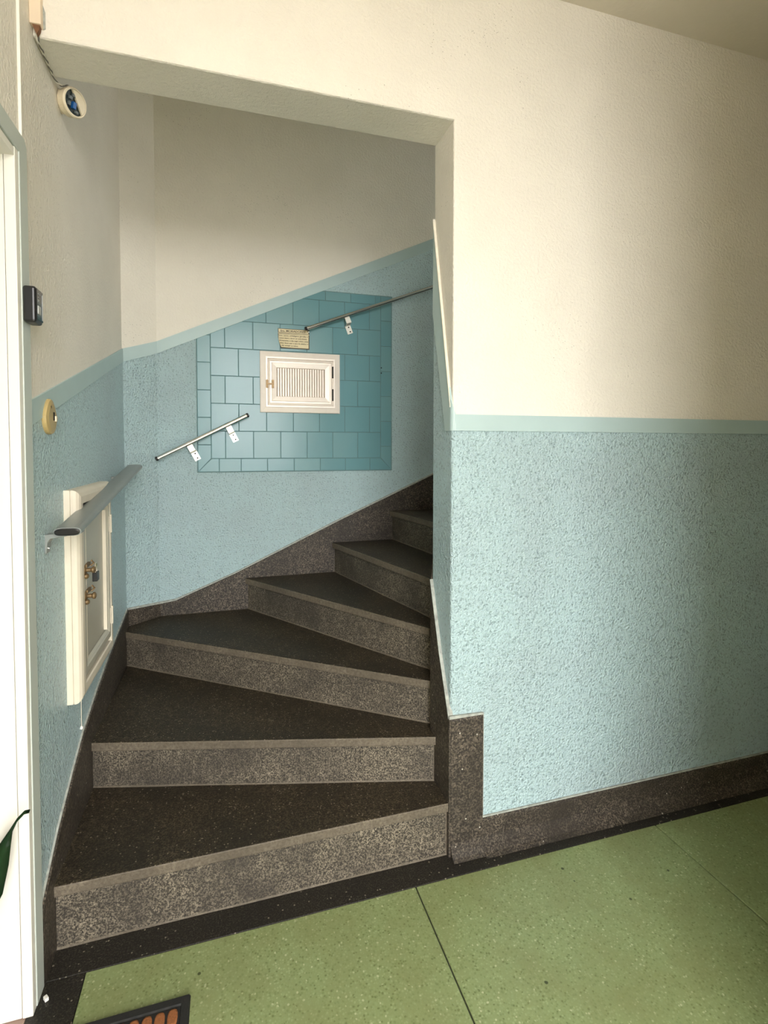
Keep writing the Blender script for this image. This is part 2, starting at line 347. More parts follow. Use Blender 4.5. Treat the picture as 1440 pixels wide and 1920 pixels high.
bm = box((WX, 0.33, 0), (WX+0.12, YB, WZ0)); add_box(bm, (WX, 0.33, WZ1), (WX+0.12, YB, ZTOP)); add_box(bm, (WX, 0.33, WZ0), (WX+0.12, WY0, WZ1)); add_box(bm, (WX, WY1, WZ0), (WX+0.12, YB, WZ1))  # unseen end wall set close in to hold the added fill window
struct(obj('wall_fill_window', bm, 'white'))
floor = struct(obj('floor', box((XL-0.16, EY, -0.10), (4.0, YB+0.15, -0.006)), 'grout'))
def slab(x0, x1, y0, y1, name, mat):
    o = obj(name, box((x0, y0, -0.03), (x1, y1, 0.0)), mat, floor, bevel=0.0012, seg=1); return o
xj = [-1.022, -0.1496, 0.7301, 1.61, 2.49, 3.37, 4.0]
yj = [-0.081, -0.961, -1.841, EY]
for i in range(len(xj)-1):
    for j in range(3):
        slab(xj[i]+0.0020, xj[i+1]-0.0020, yj[j+1]+0.0014, yj[j]-0.0014, 'floor_slab', 'green')
slab(XL+0.002, 4.0, -0.081, 0.02, 'border_strip', 'border')
slab(XL-0.005, -1.022, EY, -0.082, 'border_strip', 'border')
struct(obj('floor_apartment', box((-2.9, -1.0, -0.05), (XL-0.006, 0.1, -0.001)), 'woodfloor'))
struct(obj('floor_street', box((-14, -30, -0.12), (14, EY-0.15, -0.03)), 'pave'))

# dado plaster, dado bands, skirtings ---------------------------------
lerp = lambda a, b, t: a+(b-a)*t
pathL = [(XL, -0.09), (XL, 1.09), (-0.99, YB), (1.6, YB)]
def interp(pts, s):
    for (a, za), (b, zb) in zip(pts, pts[1:]):
        if a <= s <= b: return lerp(za, zb, (s-a)/(b-a))
    return pts[-1][1] if s > pts[-1][0] else pts[0][1]
topL = lambda y: 1.411+0.2755*(y+0.078)
topB = lambda x: 1.808+0.4560*(x+0.99)
zC = topL(1.09)+0.012
band_w = 0.058
dado_p = [(XL, -0.09), (XL, 1.09), (-0.99, YB), (2.2, YB)]
tops = [topL(-0.09), zC, topB(-0.99), topB(2.2)]
def split(bmk, name, mat, parents, **kw):
    pass
# left, corner and back pieces share the mitred path so that they meet cleanly
def wallribbon(name, mat, zb, zt, t0, t1, t2=None, **kw):
    mm = miters(dado_p)
    def piece(i0, i1, parent):
        pts = dado_p[i0:i1+1]
        bm = bmesh.new(); rows = []
        for k in range(i0, i1+1):
            p = Vector(dado_p[k]); m = mm[k]; q = [p+m*t0, p+m*t1, p+m*(t2 if t2 is not None else t1)]
            rows.append([bm.verts.new((q[0].x, q[0].y, zb[k])), bm.verts.new((q[1].x, q[1].y, zb[k])), bm.verts.new((q[2].x, q[2].y, zt[k])), bm.verts.new((q[0].x, q[0].y, zt[k]))])
        for a, b in zip(rows, rows[1:]):
            for i in range(4): bm.faces.new((a[i], a[(i+1) % 4], b[(i+1) % 4], b[i]))
        bm.faces.new(rows[0]); bm.faces.new(rows[-1][::-1])
        return obj(name, bm, mat, parent, **kw)
    return piece(0, 1, wall_left), piece(1, 2, wall_corner), piece(2, 3, wall_back)
wallribbon('dado', 'blue', [0, 0, 0, 1.2], [t-band_w+0.004 for t in tops], -0.002, 0.0035)
wallribbon('dado_band', 'band', [t-band_w for t in tops], tops, -0.002, 0.006, 0.005)
# front wall: dado with a notch where the tall skirting block stands, band, jamb return
jz = lambda y: 1.406+y*(2.01-1.406)/0.14
RC = 0.008
arc = [(RC-RC*math.cos(a), RC-RC*math.sin(a)) for a in [R(90)*k/5 for k in range(6)]]
jpath = [(0, T), (0, 0.10), (0, 0.072), (0, 0.042), (0, 0.025)] + arc + [(0.1040, 0), (0.1060, 0), (4.0, 0)]
jsk = lambda y: 0.446+y*(0.842-0.446)/0.15 if y > 0 else 0.446
zb_ = [jsk(p[1])-0.03 for p in jpath]; zb_[-2] = zb_[-1] = 0.09; zb_[-3] = 0.43
zt_ = [max(1.36, jz(p[1])-0.2) for p in jpath]
obj('dado', ribbon(jpath, zb_, zt_, -0.002, 0.0035), 'blue', wall_front)
bzb = [max(1.3547, 1.3547+(p[1]-0.042)*(1.75-1.3547)/0.108) for p in jpath]
bzt = [jz(p[1]) if i_ < 5 else lerp(jz(0.012), 1.4058, min(1, (i_-5)/5)) for i_, p in enumerate(jpath)]
obj('dado_band', ribbon(jpath, bzb, bzt, -0.002, 0.008, 0.006), 'band', wall_front)
obj('chipped_highlight', prism_x([(0.006, 1.428), (T, jz(T)), (T, jz(T)+0.012), (0.006, 1.438)], -0.0085, 0.002), 'wornhighlight', wall_front)  # chipped band edge, its white highlight line put into the pale colour
inner = [(0.0, T), (0.055, 0.25), (0.13, 0.33), (2.2, 0.33)]
inner_l = [(p[0], p[1]) for p in inner]
def left_ribbon(path, zb, zt, t1, name, mat):
    # offsets to the LEFT of the path
    return obj(name, ribbon(path, zb, zt, 0.002, -t1), mat, wall_front)
left_ribbon(inner, [0.6, 0.8, 0.9, 1.4], [2.05, 2.2, 2.3, 3.25], 0.0035, 'dado', 'blue')

SK = 0.012
skL = [(-0.09, 0.19), (-0.057, 0.212), (0.054, 0.285), (0.139, 0.328), (0.229, 0.370), (0.317, 0.410), (0.496, 0.460), (0.716, 0.507), (1.078, 0.566)]
path = [(XL, y) for y, z in skL]; path[-1] = (XL, 1.09)
bm = bmesh.new()
def strip(path, tops_, mm, bot, name, mat, t):
    bm = bmesh.new(); rows = []
    for p, m, zt in zip(path, mm, tops_):
        p = Vector(p); q0 = p-m*0.003; q1 = p+m*t
        rows.append([bm.verts.new((q0.x, q0.y, bot)), bm.verts.new((q1.x, q1.y, bot)), bm.verts.new((q1.x, q1.y, zt-0.004)), bm.verts.new((p.x+m.x*(t-0.004), p.y+m.y*(t-0.004), zt)), bm.verts.new((q0.x, q0.y, zt))])
    for a, b in zip(rows, rows[1:]):
        for i in range(5): bm.faces.new((a[i], a[(i+1) % 5], b[(i+1) % 5], b[i]))
    bm.faces.new(rows[0]); bm.faces.new(rows[-1][::-1])
    return struct(obj(name, bm, mat))
full = [(XL, -0.09)] + [(XL, y) for y, z in skL[1:-1]] + [(XL, 1.09), (-0.99, YB), (-0.915, YB), (-0.64, YB), (-0.09, YB), (0.44, YB), (2.2, YB)]
fullz = [z for y, z in skL] + [0.552, 0.562, 0.672, 0.928, 1.162, 1.96]
fm = miters(full)
strip(full[:9], fullz[:9], fm[:9], 0.0, 'baseboard_left', 'skirt', SK)
strip(full[8:], fullz[8:], fm[8:], 0.0, 'baseboard_back', 'skirt', SK)
# paint edge over the skirting (chipped pale line)
def edge_line(path, zt, mm, parent, t):
    bm = bmesh.new(); rows = []
    for p, m, z in zip(path, mm, zt):
        p = Vector(p); jit = random.uniform(-0.0015, 0.0015)
        q0 = p; q1 = p+m*t
        rows.append([bm.verts.new((q0.x, q0.y, z-0.001)), bm.verts.new((q1.x, q1.y, z-0.001+jit)), bm.verts.new((q1.x, q1.y, z+0.005+jit)), bm.verts.new((q0.x, q0.y, z+0.009))])
    for a, b in zip(rows, rows[1:]):
        for i in range(4): bm.faces.new((a[i], a[(i+1) % 4], b[(i+1) % 4], b[i]))
    obj('paint_edge', bm, 'edge', parent)
edge_line(full[:9], fullz[:9], fm[:9], wall_left, 0.008)
edge_line(full[8:11], fullz[8:11], fm[8:11], wall_corner, 0.010)
edge_line(full[10:], fullz[10:], fm[10:], wall_back, 0.010)
# front skirting with cove, tall block at the stair corner and the return on the jamb
prof = [(0.002, 0.105), (-0.008, 0.105), (-0.011, 0.095), (-0.012, 0.045), (-0.018, 0.022), (-0.034, 0.008), (-0.05, 0.001), (0.002, 0.0)]
bm = bmesh.new(); add_prism(bm, prof, lambda y, z: (0.103, y, z), lambda y, z: (4.0, y, z))
prof2 = [(0.002, 0.446), (-0.010, 0.446), (-0.013, 0.44), (-0.013, 0.045), (-0.018, 0.022), (-0.03, 0.008), (-0.04, 0.001), (0.002, 0.0)]
add_prism(bm, prof2, lambda y, z: (-0.006, y, z), lambda y, z: (0.1055, y, z))
struct(obj('baseboard_front', bm, 'skirt'))
bm = prism_x([(-0.011, 0.0), (T, 0.0), (T, 0.842), (0.072, 0.626), (-0.011, 0.446)], -0.013, 0.002)
struct(obj('baseboard_jamb', bm, 'skirt', bevel=0.002))
obj('paint_edge', prism_x([(-0.006, 0.446), (0.072, 0.627), (T, 0.843), (T, 0.853), (0.072, 0.637), (-0.006, 0.458)], -0.0145, 0.002), 'edge', wall_front)
obj('paint_edge', prism_y([(-0.012, 0.446), (0.106, 0.446), (0.106, 0.452), (-0.012, 0.456)], -0.011, 0.0), 'edge', wall_front)
obj('paint_edge', prism_y([(0.1055, 0.105), (4.0, 0.105), (4.0, 0.110), (0.110, 0.110), (0.110, 0.45), (0.1055, 0.45)], -0.0085, 0.0), 'edge', wall_front)
struct(obj('baseboard_inner', ribbon(inner, [0.3]*4, [0.845, 1.0, 1.1, 2.1], 0.002, -0.011), 'skirt'))

# ------------------------------------------------------------------ staircase
stair = empty('staircase', (-0.55, 0.0, 0.0), 'dark speckled terrazzo winder staircase with worn beige nosings turning right', 'staircase')
NZ = [0.0] + [0.176+0.157*k for k in range(0, 12)]
Lp = [(-1.113, 0.006), (-1.113, 0.405), (-1.113, 1.03), (-0.581, 1.203), (-0.135, 1.203), (0.185, 1.203), (0.475, 1.203), (0.76, 1.203), (1.05, 1.203), (1.34, 1.203), (1.63, 1.203), (1.92, 1.203)]
Rp = [(-0.008, 0.006), (-0.006, 0.110), (0.008, 0.180), (0.035, 0.255), (0.082, 0.315), (0.30, 0.325), (0.475, 0.325), (0.76, 0.325), (1.05, 0.325), (1.34, 0.325), (1.63, 0.325), (1.92, 0.325)]
Rc = {2: [], 3: [(0.045, 0.255)]}
for k in range(11):
    L0, L1, R0, R1 = Vector(Lp[k]), Vector(Lp[k+1]), Vector(Rp[k]), Vector(Rp[k+1])
    n0 = (R0-L0).normalized(); n0 = Vector((n0.y, -n0.x))      # towards the climber
    n1 = (R1-L1).normalized(); n1 = Vector((n1.y, -n1.x))
    left = [L0]
    if k == 2: left += [Vector((-1.113, 1.082)), Vector((-0.987, 1.203))]
    right = []
    if k == 0: right = []
    if k == 2: right = []
    def poly(front, back):
        a = L0+n0*front; d = R0+n0*front
        if abs(L0.x+1.113) < 1e-6: a = L0+(R0-L0)*((-1.113-(L0.x+n0.x*front))/(R0.x-L0.x) if abs(R0.x-L0.x) > 1e-6 else 0)+n0*front
        pts = [a] + left[1:] + [L1-n1*back, R1-n1*back] + [d]
        return [(p.x, p.y) for p in pts]
    z1 = NZ[k+1]; z0 = max(0.0, NZ[k]-0.02); th = 0.030
    st = obj('step', prism_z(poly(0.0, 0.0), z0, z1-th), 'riser', stair)
    bm = prism_z(poly(0.013, 0.012), z1-th, z1)
    for f in bm.faces:
        f.normal_update()
        f.material_index = 0
    bmesh.ops.recalc_face_normals(bm, faces=bm.faces)
    for f in bm.faces:
        if abs(f.normal.z) < 0.3 and f.normal.xy.dot(n0) > 0.8: f.material_index = 1
    tr = obj('tread', bm, ['tread', 'nosing'], st, bevel=0.004, seg=2)
    # pale mortar smear at the foot and at the inner end of the riser
    e0 = Vector(poly(0.0, 0.0)[0]); e1 = Vector(poly(0.0, 0.0)[-1]); dv = (e1-e0).normalized(); Lr = (e1-e0).length
    bm = bmesh.new(); zf = NZ[k] if k else 0.0
    pts_ = [e0+dv*(Lr*i_/12) for i_ in range(13)]
    rows = [[bm.verts.new((q.x+n0.x*o_, q.y+n0.y*o_, zz)) for o_, zz in ((-0.002, zf), (0.0015+random.uniform(0, 0.002), zf), (0.0008, zf+0.002+random.uniform(0, 0.003)), (-0.002, zf+0.006))] for q in pts_]
    for A_, B_ in zip(rows, rows[1:]):
        for i_ in range(4): bm.faces.new((A_[i_], A_[(i_+1) % 4], B_[(i_+1) % 4], B_[i_]))
    if k < 3:
        c_ = e1-dv*0.006; add_obox(bm, (c_.x, c_.y, (zf+z1-th)/2), (Vector((dv.x, dv.y, 0)), Vector((n0.x, n0.y, 0)), Vector((0, 0, 1))), (0.003, 0.0012, (z1-th-zf)/2))
    obj('mortar_line', bm, 'nosing', st)

# ------------------------------------------------------------------ tile panel
panel = empty('tile_panel', (-0.31, YB, 1.183), 'blue glazed tile panel with narrow border tiles on the stair wall', 'tile panel')
def cut(pts):
    # keep what lies below the lower edge of the sloping band
    out = []; lim = lambda x: topB(x)-band_w-0.001
    s = [p[1]-lim(p[0]) for p in pts]
    for i in range(len(pts)):
        a, b, sa, sb = pts[i], pts[(i+1) % len(pts)], s[i], s[(i+1) % len(pts)]
        if sa <= 0: out.append(a)
        if sa*sb < 0:
            t = sa/(sa-sb); out.append((lerp(a[0], b[0], t), lerp(a[1], b[1], t)))
    return out
PX0, PX1, PZ0, PZ1 = -0.810, 0.181, 1.183, 2.112
IX0, IX1, IZ0, IZ1 = -0.747, 0.120, 1.248, 2.064
back = cut([(PX0-0.003, PZ0-0.003), (PX1+0.003, PZ0-0.003), (PX1+0.003, PZ1+0.003), (PX0-0.003, PZ1+0.003)])
obj('grout', prism_y(back, YB-0.0062, YB-0.0037), 'tilegrout', panel)
vx0, vx1, vz0, vz1 = -0.512, -0.105, 1.480, 1.787
def tile(pts):
    pts = cut(pts)
    if len(pts) < 3: return
    cx = sum(p[0] for p in pts)/len(pts); cz = sum(p[1] for p in pts)/len(pts)
    w = max(p[0] for p in pts)-min(p[0] for p in pts); h = max(p[1] for p in pts)-min(p[1] for p in pts)
    if w < 0.012 or h < 0.008: return
    ins = 0.0013
    q = []
    for x, z in pts:
        q.append((x+max(-ins, min(ins, (cx-x)*9)), z+max(-ins, min(ins, (cz-z)*9))))
    tz = random.uniform(-0.004, 0.004); tx = random.uniform(-0.004, 0.004)
    f = lambda x, z: YB-0.0088+(x-cx)*tx+(z-cz)*tz
    bm = bmesh.new(); add_prism(bm, q, lambda x, z: (x, YB-0.0038, z), lambda x, z: (x, f(x, z), z))
    obj('tile', bm, random.choice(['tile', 'tile', 'tile2']), panel, bevel=0.0012, seg=2)
P = 0.1345
rowz = [IZ0+i*0.136 for i in range(7)]; rowz[-1] = IZ1
for r in range(6):
    xs = [IX0] + ([IX0+0.0675+P*i for i in range(7)] if r % 2 == 0 else [IX0+0.132+P*i for i in range(6)])
    xs = [x for x in xs if x < IX1-0.02]+[IX1]
    for a, b in zip(xs, xs[1:]):
        if a > vx0+0.01 and b < vx1-0.01 and rowz[r] > vz0+0.01 and rowz[r+1] < vz1-0.01: continue
        tile([(a, rowz[r]), (b, rowz[r]), (b, rowz[r+1]), (a, rowz[r+1])])
bx = [PX0, -0.71, -0.606, -0.477, -0.343, -0.208, -0.074, 0.06, PX1]
for i, (a, b) in enumerate(zip(bx, bx[1:])):
    tl = IX0 if i == 0 else a; tr_ = IX1 if i == len(bx)-2 else b
    tile([(a, PZ0), (b, PZ0), (tr_, IZ0), (tl, IZ0)])
    if a > -0.36: tile([(a+0.03 if i < len(bx)-2 else a+0.03, IZ1), (min(b+0.03, IX1), IZ1), (min(b+0.03, IX1), PZ1), (a+0.03, PZ1)])
lz = [PZ0, 1.316, 1.450, 1.584, 1.719, 1.851, 1.98]
for i, (a, b) in enumerate(zip(lz, lz[1:])):
    tile([(PX0, a), (IX0, a if i else IZ0), (IX0, b), (PX0, b)])
rz = [PZ0, 1.31, 1.444, 1.578, 1.712, 1.846, 1.98, PZ1]
for i, (a, b) in enumerate(zip(rz, rz[1:])):
    tile([(IX1, a if i else IZ0), (PX1, a), (PX1, b), (IX1, b)])
for z in (1.731, 1.703):
    obj('screw_hole', disc((0.124, YB-0.0085, z), -Y, 0.0035, 0.0006, 10), 'dark', panel)

# ------------------------------------------------------------------ vent hatch
hatch = empty('vent_hatch', ((vx0+vx1)/2, YB, vz0), 'aluminium framed hatch with slatted door set in the blue tiles', 'hatch')
fb = lambda u, v, h: (u, YB-0.008-h, v)
obj('outer_frame', rect_ring(fb, vx0, vx1, vz0, vz1, [(0, -0.004), (0, 0.010), (0.003, 0.013), (0.026, 0.020), (0.028, 0.022), (0.036, 0.022), (0.038, 0.018), (0.040, 0.004)]), 'alu', hatch)
door = obj('hatch_door', rect_ring(fb, -0.473, -0.143, 1.519, 1.748, [(0, 0.0), (0, 0.017), (0.008, 0.020), (0.010, 0.016), (0.018, 0.016), (0.020, 0.022), (0.042, 0.018), (0.044, 0.006)]), 'alu', hatch)
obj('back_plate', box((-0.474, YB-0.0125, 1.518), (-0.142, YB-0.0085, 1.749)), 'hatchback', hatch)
n = 19; sx0, sx1 = -0.428, -0.188
for i in range(n):
    x = lerp(sx0, sx1, (i+0.5)/n); hw = (sx1-sx0)/n*0.43
    bm = bmesh.new(); add_prism(bm, [(x-hw, 0.006), (x-hw*0.6, 0.012), (x+hw*0.6, 0.012), (x+hw, 0.006)], lambda u, h: (u, YB-0.008-h, 1.563), lambda u, h: (u, YB-0.008-h, 1.704))
    obj('slat', bm, 'alu', door)
for z0_, z1_ in ((1.662, 1.722), (1.545, 1.606)):
    obj('hinge', box((-0.148, YB-0.031, z0_), (-0.141, YB-0.024, z1_)), 'dark', hatch, bevel=0.001)
bm = bmesh.new()
for dz in (-0.017, 0.017): add_disc(bm, (-0.478, YB-0.0275, 1.622+dz), -Y, 0.0045, 0.004, 12); add_disc(bm, (-0.450, YB-0.0275, 1.622+dz), -Y, 0.0045, 0.004, 12)
add_box(bm, (-0.484, YB-0.031, 1.602), (-0.472, YB-0.0265, 1.642)); add_box(bm, (-0.456, YB-0.031, 1.602), (-0.444, YB-0.0265, 1.642)); add_box(bm, (-0.474, YB-0.034, 1.6185), (-0.452, YB-0.029, 1.6255))
obj('latch', bm, 'brass', hatch)

# ------------------------------------------------------------------ notice plaque
plaque = empty('notice_plaque', (-0.342, YB, 1.805), 'small cream plaque lettered to residents above the slatted hatch', 'sign')
def pl_y(x, z):
    return YB-0.011-0.006*max(0, (-0.36-x)/0.06)*max(0, (1.87-z)/0.07)
def pl_grid(pts_fn, nx, nz, off, th):
    bm = bmesh.new(); A = []; B = []
    for j in range(nz+1):
        ra, rb = [], []
        for i in range(nx+1):
            x, z = pts_fn(i/nx, j/nz); y = pl_y(x, z)-off
            ra.append(bm.verts.new((x, y, z))); rb.append(bm.verts.new((x, y+th, z)))
        A.append(ra); B.append(rb)
    for j in range(nz):
        for i in range(nx):
            bm.faces.new((A[j][i], A[j][i+1], A[j+1][i+1], A[j+1][i])); bm.faces.new((B[j][i], B[j+1][i], B[j+1][i+1], B[j][i+1]))
    for j in range(nz):
        for i in (0, nx): bm.faces.new((A[j][i], A[j+1][i], B[j+1][i], B[j][i]))
    for i in range(nx):
        for j in (0, nz): bm.faces.new((A[j][i], A[j][i+1], B[j][i+1], B[j][i]))
    return bm
def quad(bl, br, tr_, tl):
    return lambda u, v: (lerp(lerp(bl[0], br[0], u), lerp(tl[0], tr_[0], u), v), lerp(lerp(bl[1], br[1], u), lerp(tl[1], tr_[1], u), v))
def body_fn(x0, x1, z0, z1, cutw):
    return lambda u, v: (lerp(x0+cutw*max(0, 1-v*1.6)**1.5, x1, u), lerp(z0, z1, v))
obj('plate', pl_grid(body_fn(-0.4215, -0.2625, 1.806, 1.906, 0.014), 10, 6, 0.0, 0.0025), 'plaque', plaque)
obj('title_field', pl_grid(quad((-0.4185, 1.887), (-0.2665, 1.885), (-0.2745, 1.9025), (-0.4185, 1.9035)), 8, 1, 0.0012, 0.001), 'plaquef', plaque)
obj('text_field', pl_grid(body_fn(-0.4185, -0.267, 1.811, 1.8775, 0.013), 10, 5, 0.0012, 0.001), 'plaquef', plaque)
obj('rule_line', pl_grid(quad((-0.4205, 1.8800), (-0.2635, 1.8785), (-0.2635, 1.8825), (-0.4205, 1.884)), 8, 1, 0.0012, 0.001), 'plaquef', plaque)
def text(body, x, z, size, width, mat, parent, name, fn, bold=0.0):
    cu = bpy.data.curves.new(name, 'FONT'); cu.body = body; cu.size = size; cu.offset = bold; cu.resolution_u = 2
    to = bpy.data.objects.new(name, cu); COL.objects.link(to)
    bpy.context.view_layer.update()
    me = bpy.data.meshes.new_from_object(to.evaluated_get(bpy.context.evaluated_depsgraph_get()))
    COL.objects.unlink(to); bpy.data.objects.remove(to)
    xs = [v.co.x for v in me.vertices]; sc = width/(max(xs)-min(xs)); mx = min(xs)
    for v in me.vertices:
        px, pz = x+(v.co.x-mx)*sc, z+v.co.y
        v.co = (px, fn(px, pz), pz)
    me.materials.append(M[mat]); o = bpy.data.objects.new(name, me); COL.objects.link(o); o.parent = parent
    o.matrix_parent_inverse = Matrix.Translation(parent.location).inverted()
    return o
tf = lambda x, z: pl_y(x, z)-0.0016
text('Srs. MORADORES', -0.4095, 1.8900, 0.0120, 0.126, 'ink', plaque, 'title_lettering', tf, 0.0003)
for i, (s, x0_, w_) in enumerate((('Lixo, cascas, embalagens, garrafas, e', -0.4165, 0.146), ('outros objetos, devem ser embrulhados', -0.416, 0.140), ('firmemente, e não jogar soltos, antes', -0.4145, 0.146), ('disso, favor usar o saco de plástico, e', -0.412, 0.143), ('não entupir os tubos.', -0.405, 0.085))):
    text(s, x0_, 1.8675-i*0.0125, 0.0085, w_, 'ink', plaque, 'text_line', tf, 0.0002)
obj('screw', disc((-0.2665, YB-0.0125, 1.8955), -Y, 0.004, 0.003, 12), 'paper', plaque)

# ------------------------------------------------------------------ steel handrails on the back wall
def steel_rail(a, b, r, brs, label):
    a, b = Vector(a), Vector(b); d = (b-a).normalized()
    e = empty('steel_handrail', tuple((a+b)/2), label, 'handrail', None)
    obj('tube', tube([a, b], r, 16), 'steel', e, smooth=False)
    for p, s in ((a, -1), (b, 1)):
        obj('end_cap', tube([p-d*0.006, p+d*0.004*s if s > 0 else p-d*0.010, ], r*1.06, 16) if False else disc(p, d*s, r*1.05, 0.004, 16, [(r*1.05, -0.006), (r*1.05, 0.002), (r*0.7, 0.005)]), 'black', e)
    dn = Vector((-d.z, 0, d.x)); dn = -dn if dn.z > 0 else dn
    dn.normalize(); dx = Vector((d.x, 0, d.z)).normalized()
    for t in brs:
        c = a+(b-a)*t
        yw = YB-0.008
        br = obj('bracket', obox((c.x, c.y+0.006, c.z)+dn*(r+0.014), (dx, Y, dn), (0.0135, 0.0015, 0.017)) if False else obox(Vector((c.x, c.y, c.z))+dn*(r+0.014), (dx, Y, dn), (0.0135, 0.0015, 0.016)), 'strap', e, bevel=0.0006, seg=1)
        p0 = Vector((c.x, c.y, c.z))+dn*(r+0.030); p1 = Vector((c.x, yw-0.002, c.z))+dn*(r+0.036)
        v = (p1-p0); L = v.length; v.normalize()
        obj('bracket_arm', obox((p0+p1)/2, (dx, v, dx.cross(v)), (0.0135, L/2, 0.0012)), 'strap', br)
        pc = Vector((c.x, yw-0.002, c.z))+dn*(r+0.036+0.021)
        obj('wall_plate', obox(pc, (dx, Y, dn), (0.0145, 0.0016, 0.022)), 'strap', br)
        for s in (-0.012, 0.012):
            obj('screw', disc(pc+dn*s+Vector((0, -0.0015, 0))+dx*(0.002), -Y, 0.0038, 0.0016, 10), 'dark', br)
    return e
RY = YB-0.055
steel_rail((-0.990, RY, 1.250), (-0.574, RY, 1.462), 0.0105, (0.34, 0.77), 'short thin steel handrail with two strap brackets below the slatted hatch')
steel_rail((-0.287, RY, 1.902), (0.98, RY, 2.398), 0.0095, (0.165, 0.8), 'long thin steel handrail rising from the plaque and out of sight behind the jamb')

# ------------------------------------------------------------------ flat grey handrail on the left wall
gr = empty('flat_handrail', (-1.06, 0.48, 1.15), 'flat oval grey handrail with black end cap on the left wall above the meter cabinet', 'handrail')
ga, gb_ = Vector((-1.061, -0.012, 1.089)), Vector((-1.058, 0.985, 1.218))
gd = (gb_-ga).normalized(); gu = X.cross(gd).normalized()
def oval(c, hw, hh, n=28):
    return [c+X*(hw*math.copysign(abs(math.cos(t))**0.55, math.cos(t)))+gu*(hh*math.copysign(abs(math.sin(t))**0.8, math.sin(t))) for t in [2*math.pi*k/n for k in range(n)]]
def loft(rings):
    bm = bmesh.new(); vs = [[bm.verts.new(p) for p in r] for r in rings]; n = len(vs[0])
    for A, B in zip(vs, vs[1:]):
        for k in range(n): bm.faces.new((A[k], A[(k+1) % n], B[(k+1) % n], B[k]))
    bm.faces.new(vs[0][::-1]); bm.faces.new(vs[-1]); return bm
o = obj('rail', loft([oval(ga, 0.031, 0.011), oval(gb_, 0.031, 0.011)]), 'greyrail', gr)
o = obj('end_cap', loft([oval(ga+gd*0.004, 0.0285, 0.0088), oval(ga-gd*0.004, 0.0285, 0.0088), oval(ga-gd*0.006, 0.025, 0.006)]), 'black', gr)
obj('end_cap', loft([oval(gb_-gd*0.004, 0.0285, 0.0088), oval(gb_+gd*0.004, 0.0285, 0.0088)]), 'black', gr)
for yy, zz in ((0.02, 1.091), (0.82, 1.195)):
    pr = [(XL+0.003, zz-0.058), (XL+0.007, zz-0.058), (XL+0.010, zz-0.03), (XL+0.016, zz-0.021), (XL+0.05, zz-0.016), (XL+0.085, zz-0.010), (XL+0.085, zz-0.006), (XL+0.003, zz-0.010)]
    br = obj('bracket', prism_y(pr, yy-0.016, yy+0.016), 'greyrail', gr, bevel=0.001, seg=1)
    obj('screw', disc((XL+0.0075, yy, zz-0.047), X, 0.004, 0.003, 10), 'steel', br)

# ------------------------------------------------------------------ meter cabinet
cab = empty('meter_cabinet', (XL, 0.38, 0.56), 'cream framed meter cabinet with a latched grey panel door on the left wall', 'cabinet')
fl = lambda u, v, h: (XL+0.003+h, u, v)
cy0, cy1, cz0, cz1 = 0.168, 0.608, 0.566, 1.180
obj('surround', rect_ring(fl, cy0, cy1, cz0, cz1, [(0, -0.002), (0, 0.016), (0.003, 0.0165), (0.003, 0.0178), (0, 0.018), (0, 0.024), (0.003, 0.031), (0.010, 0.037), (0.020, 0.040), (0.040, 0.040), (0.043, 0.036), (0.043, 0.018)]), 'cream', cab, smooth=False)
cdoor = obj('cabinet_door', rect_ring(fl, cy0+0.045, cy1-0.038, cz0+0.058, cz1-0.05, [(0, 0.01), (0, 0.036), (0.002, 0.038), (0.022, 0.038), (0.026, 0.034), (0.030, 0.036), (0.036, 0.028)]), 'cabdoor', cab)
obj('door_panel', box((XL+0.020, cy0+0.07, cz0+0.09), (XL+0.029, cy1-0.065, cz1-0.08)), 'cabdoor', cdoor)
obj('cabinet_back', box((XL+0.001, cy0+0.03, cz0+0.03), (XL+0.010, cy1-0.03, cz1-0.03)), 'dark', cab)
obj('stop_bead', box((XL+0.026, cy1-0.096, cz0+0.10), (XL+0.040, cy1-0.088, cz1-0.095)), 'cream', cdoor)
obj('stop_bead', box((XL+0.026, cy0+0.080, cz0+0.10), (XL+0.0385, cy0+0.087, cz1-0.095)), 'cream', cdoor)
for z in (0.700, 1.030):
    bm = bmesh.new(); add_tube(bm, [(XL+0.044, cy1-0.036, z-0.032), (XL+0.044, cy1-0.036, z+0.032)], 0.004, 10)
    add_box(bm, (XL+0.041, cy1-0.05, z-0.028), (XL+0.0435, cy1-0.024, z+0.028)); obj('hinge', bm, 'cream', cab)
def cab_latch(y, z):
    bm = bmesh.new(); add_disc(bm, (XL+0.040, y, z), X, 0, 0, 16, [(0.015, 0), (0.015, 0.004), (0.006, 0.007), (0.006, 0.018), (0.010, 0.022), (0.010, 0.027), (0.005, 0.030)])
    add_disc(bm, (XL+0.042, y, z-0.018), X, 0, 0, 12, [(0.008, 0), (0.008, 0.006), (0.004, 0.010)])
    add_box(bm, (XL+0.040, y, z+0.006), (XL+0.047, y+0.045, z+0.016))
    add_tube(bm, [(XL+0.048, y+0.040, z+0.004), (XL+0.056, y+0.043, z+0.012), (XL+0.048, y+0.046, z+0.020)], 0.003, 8)
    return obj('latch', bm, 'brass', cab, smooth=False)
cab_latch(0.222, 0.940); cab_latch(0.226, 0.862)
obj('keyhole_slot', box((XL+0.0405, 0.232, 1.112), (XL+0.0445, 0.262, 1.119)), 'dark', cab)
lk = empty('padlock', (XL+0.056, 0.280, 0.905), 'small dark padlock hanging from the upper latch of the meter cabinet', 'padlock')
obj('body', box((XL+0.050, 0.268, 0.893), (XL+0.064, 0.296, 0.921)), 'black', lk, bevel=0.002)
